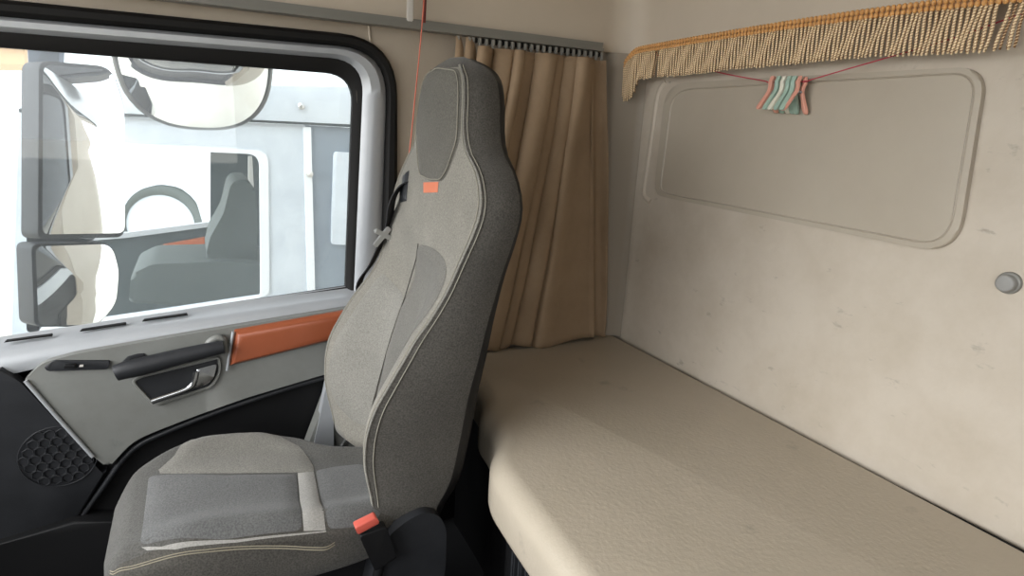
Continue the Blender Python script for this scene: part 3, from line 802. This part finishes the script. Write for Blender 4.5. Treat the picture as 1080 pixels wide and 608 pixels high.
tc_ = at(403, 250, 'Y', 1.462)
bmx = bmesh.new(); rot = Matrix.Rotation(math.radians(-38), 4, 'Y')
box_bm(tc_, (.014, .006, .058), Matrix.Rotation(math.radians(40), 4, 'Y'), .002, bm=bmx); box_bm(tc_+Vector((0.002, -.002, .006)), (.048, .009, .012), Matrix.Rotation(math.radians(28), 4, 'Y'), .003, bm=bmx)
from_bm('belt_tongue', bmx, M['steel'], belt)
# seat cushion -----------------------------------------------------
def cw0(x): return slut([(-.19, 1.10), (-.175, 1.062), (-.14, 1.048), (-.05, 1.040), (.1, 1.040), (.25, 1.05), (.40, 1.09)], x)
def cw1(x): return slut([(-.19, 1.28), (-.175, 1.33), (-.14, 1.385), (-.06, 1.432), (.02, 1.452), (.10, 1.445), (.17, 1.415), (.23, 1.36), (.40, 1.30)], x)
def ctop(x, y):
    z = slut([(-.20, .515), (-.16, .532), (-.08, .540), (.05, .530), (.2, .512), (.40, .50)], x)
    yc = (cw0(x)+cw1(x))/2; hw = (cw1(x)-cw0(x))/2; u = (y-yc)/hw
    z += .016*sstep(.45, .85, abs(u))*sstep(-.17, -.05, x)
    z -= .030*sstep(.80, 1.02, abs(u))
    z -= .028*sstep(-.145, -.195, x) if False else .028*(1-sstep(-.195, -.150, x))
    return z
cu = seat
NX, NY = 60, 44; vs = []; fs = []; fm = []
X0, X1 = -.185, .40
def csec(i):
    x = X0+(X1-X0)*(i/NX); a_, b_ = cw0(x), cw1(x); row = []
    zb = .40+.02*(1-sstep(-.19, -.1, x))
    row.append((x, a_+.02, zb)); row.append((x, a_-.004, zb+.02)); row.append((x, a_-.006, zb+.05))
    row.append((x, a_-.004, ctop(x, a_)-.018))
    for j in range(NY+1):
        y = a_+(b_-a_)*j/NY; row.append((x, y, ctop(x, y)))
    row.append((x, b_+.004, ctop(x, b_)-.018)); row.append((x, b_+.006, zb+.05)); row.append((x, b_+.004, zb+.02)); row.append((x, b_-.02, zb))
    return row
m_ = NY+9
for i in range(NX+1): vs += csec(i)
# front nose
r0 = csec(0); nose = [(-.192-.0*0, y, z) for x, y, z in r0]
for i in range(NX):
    for j in range(m_-1):
        fs.append((i*m_+j, i*m_+j+1, (i+1)*m_+j+1, (i+1)*m_+j)); fm.append(1 if (j < 6 or j > NY+3) else 0)
    fs.append((i*m_, (i+1)*m_, (i+1)*m_+m_-1, i*m_+m_-1)); fm.append(2)
fs.append(tuple(range(m_))); fm.append(1); fs.append(tuple(NX*m_+j for j in range(m_))); fm.append(1)
cush = build('seat_cushion', vs, fs, None, seat, True, mats=[M['f_border'], M['f_dark'], M['blackplastic']], fm=fm, angle=65)
def on_cush(px, py):
    z = .53
    for k in range(30):
        p = at(px, py, 'Z', z); z = z*.5+.5*ctop(p.x, p.y)
    return (p.x, p.y)
def sc_(x, y): return (x, y, ctop(x, y))
wing = [on_cush(*p) for p in [(169, 500), (184, 481), (211, 467.5), (263, 460), (300, 463.5), (320, 476), (331.5, 497), (313, 499), (240, 500)]]
patch('wing_insert', poly2(wing, 3), sc_, (0, 0, 1), M['f_light'], cush, h=.004)
cen_ = [on_cush(*p) for p in [(157, 503), (240, 502), (312.5, 501), (315, 530), (319, 560), (235, 570), (148, 577)]]
patch('centre_insert', rpoly(cen_, .012, 3), sc_, (0, 0, 1), M['f_cush'], cush, h=.004)
band = [on_cush(*p) for p in [(314, 499.5), (331, 498), (337, 528), (343.5, 560), (320.5, 561), (316.5, 530)]]
patch('pale_band', band, sc_, (0, 0, 1), M['f_band'], cush, h=.003, soft=.006)
rear = [on_cush(*p) for p in [(333, 497), (352, 493), (380, 490), (400, 500), (402, 545), (380, 556), (346, 559), (339, 528)]]
patch('rear_insert', rpoly(rear, .01, 3), sc_, (0, 0, 1), M['f_cush'], cush, h=.003)
sl = [on_cush(*p) for p in [(149, 578), (170, 577.5), (250, 570), (344, 560.5), (344, 562), (250, 573), (185, 580.5), (155, 581.5)]]
patch('pale_edge', sl, sc_, (0, 0, 1), M['f_band'], cush, h=.002, soft=.004, cell=.008)
for dyy in (0, 2.6):
    q = [on_cush(x, y+dyy) for x, y in [(116, 603), (122, 603), (140, 598), (174, 588), (215, 581), (255, 577.5), (300, 577), (330, 578.5), (344, 578), (353, 573)]]
    tube('edge_stitching', [Vector((p.x, p.y, ctop(p.x, p.y)+.001)) for p in catmull([(a_, b_, 0) for a_, b_ in q], 5)], .0009, M['stitch'], cush, sides=4)
# recliner cover, buckle, base
rcv = rpoly([(385, 640), (398, 585), (412, 564), (430, 549), (448, 540.5), (464, 544), (471, 558), (470, 600), (462, 640)], [4, 10, 8, 14, 10, 8, 12, 10, 4], 5)
plate('recliner_cover', atl(rcv, 'Y', 1.035), (0, .05, 0), M['dkplastic'], seat, bevel=.012, seg=4)
bc = [(379, 566), (408, 556), (419, 590), (396, 604)]
bk = plate('belt_buckle', atl(rpoly(bc, 3, 3), 'Y', 1.012), (0, .022, 0), M['blackplastic'], seat, bevel=.003)
plate('release_button', atl(rpoly([(374, 557), (397, 545.5), (401, 553), (378, 565.5)], 2.5, 3), 'Y', 1.010), (0, .018, 0), M['red'], bk, bevel=.004)
tube('buckle_stalk', [at(402, 592, 'Y', 1.03), at(396, 615, 'Y', 1.035), at(390, 660, 'Y', 1.04)], .010, M['blackplastic'], seat)
box('seat_base', (.15, YC, .33), (.44, .36, .18), M['blackplastic'], seat, bevel=.02)
box('suspension_bellows', (.15, YC, .13), (.38, .30, .258), M['rubber'], seat, bevel=.03)
# lap anchor seen between backrest and cushion
an = at(366, 465, 'Y', 1.475)
bmx = bmesh.new(); box_bm(an, (.016, .010, .045), Matrix.Rotation(.6, 4, 'Y'), .003, bm=bmx)
from_bm('lap_anchor', bmx, M['steel'], seat)

# ------------------------------------------------------------------ outside: mirrors
def at_plane(px, py, p, n):
    r = ray(px, py); return EYE + r*((p-EYE).dot(n)/r.dot(n))
def mirror_head(name, px, Y, nrm, parent, rad, dep=.06, shell=M['dkplastic']):
    n0 = Vector(nrm).normalized(); q = rpoly(px, rad, 6)
    cx_ = sum(p[0] for p in q)/len(q); cy_ = sum(p[1] for p in q)/len(q)
    c = at(cx_, cy_, 'Y', Y); pts = [at_plane(p[0], p[1], c, n0) for p in q]
    sh_ = plate(name, [c+(p-c)*1.05-n0*.004 for p in pts], -n0*dep, shell, parent, bevel=.004)
    vs = [c+n0*.012]; fs = []; n_ = len(pts); rings = [.35, .7, .92, 1.0]
    for r_ in rings:
        for p in pts: vs.append(c+(p-c)*r_+n0*(.002+.010*(1-r_*r_)))
    for i in range(n_): fs.append((0, 1+i, 1+(i+1) % n_))
    for k in range(3):
        for i in range(n_): fs.append((1+k*n_+i, 1+k*n_+(i+1) % n_, 1+(k+1)*n_+(i+1) % n_, 1+(k+1)*n_+i))
    build('mirror_glass', vs, fs, M['mirrorglass'], sh_)
    return sh_
YM = 1.98
mir = thing('door_mirrors', 'tall door mirror above a smaller wide-angle mirror outside the window', 'mirror', at(60, 350, 'Y', YM))
mirror_head('main_mirror', [(45, 68), (118, 74), (131, 116), (131, 246), (44, 247.5)], YM, (.70, -.71, .06), mir, [10, 14, 16, 8, 8])
mirror_head('wide_angle_mirror', [(37, 260), (117, 257.5), (125, 285), (122, 320), (103, 343), (40, 343)], YM, (.66, -.74, .02), mir, [8, 12, 10, 10, 12, 8])
plate('mirror_housing', atl(rpoly([(28, 75), (44, 69), (52, 72), (60, 250), (100, 253), (60, 262), (40, 352), (28, 350)], 3, 3), 'Y', YM+.03), (0, .10, 0), M['dkplastic'], mir, bevel=.01)
plate('mounting_arm', atl(rpoly([(27, 20), (64, 22), (62, 74), (30, 78)], 2, 2), 'Y', YM+.02), (0, .07, 0), M['bluegrey'], mir, bevel=.01)
# kerb mirror: a bowl with a convex glass, hung above the door
km = thing('kerb_mirror', 'bulging chrome kerb mirror hanging at the top of the side window', 'mirror', at(203, 137, 'Y', 1.98))
top_ = [at(x, y, 'Y', 1.98) for x, y in ((124, 73), (283, 74))]
cx = (top_[0].x+top_[1].x)/2; hw = (top_[1].x-top_[0].x)/2; zt = at(203, 62, 'Y', 1.98).z; zb_ = at(203, 137, 'Y', 1.98).z
def bowl(scale, dome, y0, hz):
    vs = []; fs = []; NU, NV = 28, 10
    for v in range(NV+1):
        r_ = v/NV
        for u in range(NU+1):
            a_ = PI*u/NU; ex = math.cos(a_); ez = math.sin(a_)
            x = cx-hw*scale*r_*(abs(ex)**.8)*(1 if ex > 0 else -1); z = zt-(hz)*r_*(abs(ez)**.72)
            vs.append((x, y0-dome*(1-r_*r_)-(z-zb_)*.75, z))
    for v in range(NV):
        for u in range(NU): fs.append((v*(NU+1)+u, v*(NU+1)+u+1, (v+1)*(NU+1)+u+1, (v+1)*(NU+1)+u))
    return vs, fs
v, f = bowl(.93, .05, 1.98, (zt-zb_)*.96); build('mirror_glass', v, f, M['mirrorglass'], km)
v, f = bowl(1.0, -.07, 1.985, zt-zb_); build('housing', v, f, M['steel'], km)
box('bracket', (cx, 1.93, zt+.02), (.10, .26, .05), M['dkplastic'], km, bevel=.01)
# ------------------------------------------------------------------ outside: neighbouring truck
YT = 2.78
tr = thing('truck', 'white truck cab parked alongside, seen through the dusty side window', 'truck', (0.3, YT+1, -1.1))
def tp_(px, Y=YT): return [at(p[0], p[1], 'Y', Y) for p in px]
win = rpoly([(40, 147), (283, 159), (284, 312), (30, 350)], [10, 14, 8, 10], 6)
wino = rpoly([(20, 118), (322, 132), (327, 330), (10, 420)], [2, 2, 2, 2], 6)
win2 = rpoly([(44, 152), (274, 163), (275, 316), (34, 352)], [10, 14, 8, 10], 6)
ring('cab_side', tp_(wino), tp_(win), (0, .05, 0), M['whitepaint'], tr)
ring('window_surround', tp_(win, YT-.006), tp_(win2, YT-.006), (0, .03, 0), mat('white_window_surround', (.8, .83, .85), .4), tr)
lowp = tp_([(10, 418), (327, 328), (330, 600), (0, 700)]); plate('lower_side', lowp, (0, .05, 0), M['whitepaint'], tr)
plate('sleeper_side', tp_([(322, 132), (480, 141), (480, 700), (330, 600), (327, 330)]), (0, .06, 0), M['greypaint'], tr)
plate('corner_strip', tp_([(320, 134), (328, 134.5), (333, 330), (325, 331)], YT-.008), (0, .01, 0), bpy.data.materials['white_window_surround'], tr)
plate('sleeper_panel', tp_(rpoly([(352, 160), (470, 168), (470, 262), (349, 258)], 4), YT-.012), (0, .012, 0), M['whitepaint'], tr, bevel=.004)
plate('roof_side', tp_([(20, 84), (480, 92), (480, 137), (322, 129), (20, 115)], YT-.02), (0, .09, 0), M['whitepaint'], tr, bevel=.01)
tube('drip_rail', tp_([(20, 116.5), (180, 123), (322, 130), (480, 139)], YT-.01), .007, M['truckdark'], tr)
for x, y in ((318, 112), (327, 184)):
    p = at(x, y, 'Y', YT-.03); build('bolt', *tube_geo([p, p+Vector((0, .03, 0))], .014, 12), M['steel'] if y < 150 else M['white'], tr)
# its interior: seat, steering wheel, far door and window
plate('cab_floor', tp_([(0, 430), (480, 330), (480, 700), (0, 700)], YT+.06), (0, .02, 0), M['truckdark'], tr)
sb_ = [(243, 196), (249, 190), (262, 190), (269, 200), (272, 240), (268, 300), (236, 302), (226, 290), (217, 270), (222, 250), (236, 225)]
plate('seat_back', tp_(rpoly(sb_, 3, 3), YT+.30), (0, .42, 0), M['truckseat'], tr, bevel=.03)
plate('seat_pad', tp_(rpoly([(138, 290), (160, 279), (240, 276), (300, 280), (300, 330), (135, 320)], 6, 3), YT+.22), (0, .45, 0), M['truckseat'], tr, bevel=.03)
YF = YT+1.95
fd = [(60, 255), (135, 250.5), (285, 230), (330, 236), (330, 420), (40, 420)]
plate('far_door', tp_(fd, YF), (0, .05, 0), M['truckdark'], tr)
plate('far_pillar', tp_([(222, 150), (330, 150), (330, 300), (222, 300)], YF+.01), (0, .05, 0), M['truckdark'], tr)
plate('far_trim_strip', tp_(rpoly([(172, 258), (216, 250), (216, 262), (170, 268)], 1), YF-.02), (0, .015, 0), M['orange'], tr, bevel=.004)
plate('far_sill', tp_([(60, 251), (135, 245.5), (225, 234), (225, 239), (135, 251), (60, 257)], YF-.03), (0, .04, 0), M['silver'], tr)
plate('seat_headrest_pillar', tp_([(262, 165), (266, 165), (270, 240), (262, 240)], YT+.9), (0, .03, 0), M['white'], tr)
plate('cab_roof', [(-.9, YT+.05, at(150, 100, 'Y', YT).z), (1.6, YT+.05, at(150, 100, 'Y', YT).z), (1.6, YF, at(150, 100, 'Y', YT).z), (-.9, YF, at(150, 100, 'Y', YT).z)], (0, 0, .05), M['whitepaint'], tr)
YV = 9.5
tv = thing('parked_vehicle', 'pale vehicle with a round grey tyre, seen through both windows of the white cab', 'vehicle', at(170, 262, 'Y', YV))
plate('body', atl(rpoly([(20, 150), (226, 165), (226, 232), (215, 240), (205, 205), (168, 190), (134, 208), (122, 250), (20, 256)], [2, 2, 3, 4, 14, 20, 14, 4, 2], 5), 'Y', YV), (0, 1.6, 0), M['whitepaint'], tv, bevel=.03)
tc0 = at(170, 237, 'Y', YV+.1); tr_ = .50
tube('tyre', [tc0+Vector((tr_*math.cos(k*PI/20), 0, tr_*math.sin(k*PI/20))) for k in range(40)], .10, M['truckseat'], tv, sides=10, closed=True)
plate('wheel_hub', [tc0+Vector((.43*math.cos(k*PI/16), -.02, .43*math.sin(k*PI/16))) for k in range(32)], (0, .1, 0), M['whitepaint'], tv, bevel=.03)
# ground and a far building
struct(build('ground', [(-60, -60, -1.35), (60, -60, -1.35), (60, 60, -1.35), (-60, 60, -1.35)], [(0, 1, 2, 3)], M['concrete'], smooth=False))
bd_ = thing('building', 'distant tan building seen at the top left corner of the side window', 'building', at(20, 90, 'Y', 14))
plate('wall', [at(x, y, 'Y', 14) for x, y in ((-60, 40), (26, 50), (26, 68), (-60, 66))], (0, 2, 0), M['tan'], bd_)
plate('parapet', [at(x, y, 'Y', 13.9) for x, y in ((-60, 37), (26, 47), (26, 51), (-60, 42))], (0, 2.1, 0), M['bluegrey'], bd_)

# ------------------------------------------------------------------ light
w = bpy.data.worlds.new('World'); bpy.context.scene.world = w; w.use_nodes = True
wt = w.node_tree; bgn = wt.nodes['Background']
# hazy bright sky, brightest around the veiled sun ahead of the cab
tcw = wt.nodes.new('ShaderNodeTexCoord'); vm = wt.nodes.new('ShaderNodeVectorMath'); vm.operation = 'DOT_PRODUCT'
vm.inputs[1].default_value = Vector((-.82, -.25, .5)).normalized()
wt.links.new(tcw.outputs['Generated'], vm.inputs[0])
mxm = wt.nodes.new('ShaderNodeMath'); mxm.operation = 'MAXIMUM'; mxm.inputs[1].default_value = 0; wt.links.new(vm.outputs['Value'], mxm.inputs[0])
pw = wt.nodes.new('ShaderNodeMath'); pw.operation = 'POWER'; pw.inputs[1].default_value = 5; wt.links.new(mxm.outputs[0], pw.inputs[0])
ma = wt.nodes.new('ShaderNodeMath'); ma.operation = 'MULTIPLY_ADD'; ma.inputs[1].default_value = 11.0; ma.inputs[2].default_value = 2.9; wt.links.new(pw.outputs[0], ma.inputs[0])
bgn.inputs['Color'].default_value = (.97, .985, 1.0, 1); wt.links.new(ma.outputs[0], bgn.inputs['Strength'])
def portal(name, loc, size, rot):
    l = bpy.data.lights.new(name, 'AREA'); l.shape = 'RECTANGLE'; l.size, l.size_y = size; l.cycles.is_portal = True
    o = bpy.data.objects.new(name, l); C.objects.link(o); o.location = loc; o.rotation_euler = rot
portal('portal_left', (-.365, YL+.005, 1.265), (1.17, .57), (PI/2, 0, 0))
portal('portal_front', (XF+.005, (YL+YR)/2, 1.29), (2.20, 1.02), (PI/2, 0, -PI/2))
portal('portal_right', (-.28, YR+.03, 1.12), (1.3, .7), (-PI/2, 0, 0))
cam = bpy.data.cameras.new('Camera'); cam.sensor_width = 36; cam.lens = FP/1080*36; cam.clip_start = .02
co = bpy.data.objects.new('Camera', cam); C.objects.link(co)
co.matrix_world = Matrix(((CR.x, CU.x, -CF.x, 0), (CR.y, CU.y, -CF.y, 0), (CR.z, CU.z, -CF.z, ZC), (0, 0, 0, 1)))
s = bpy.context.scene; s.camera = co
s.view_settings.view_transform = 'Standard'; s.view_settings.look = 'None'; s.view_settings.gamma = 1; s.view_settings.use_curve_mapping = False
s.view_settings.exposure = 0.0
s.cycles.max_bounces = 12; s.cycles.diffuse_bounces = 6; s.cycles.transparent_max_bounces = 16; s.cycles.use_denoising = True
s.cycles.sample_clamp_indirect = 8
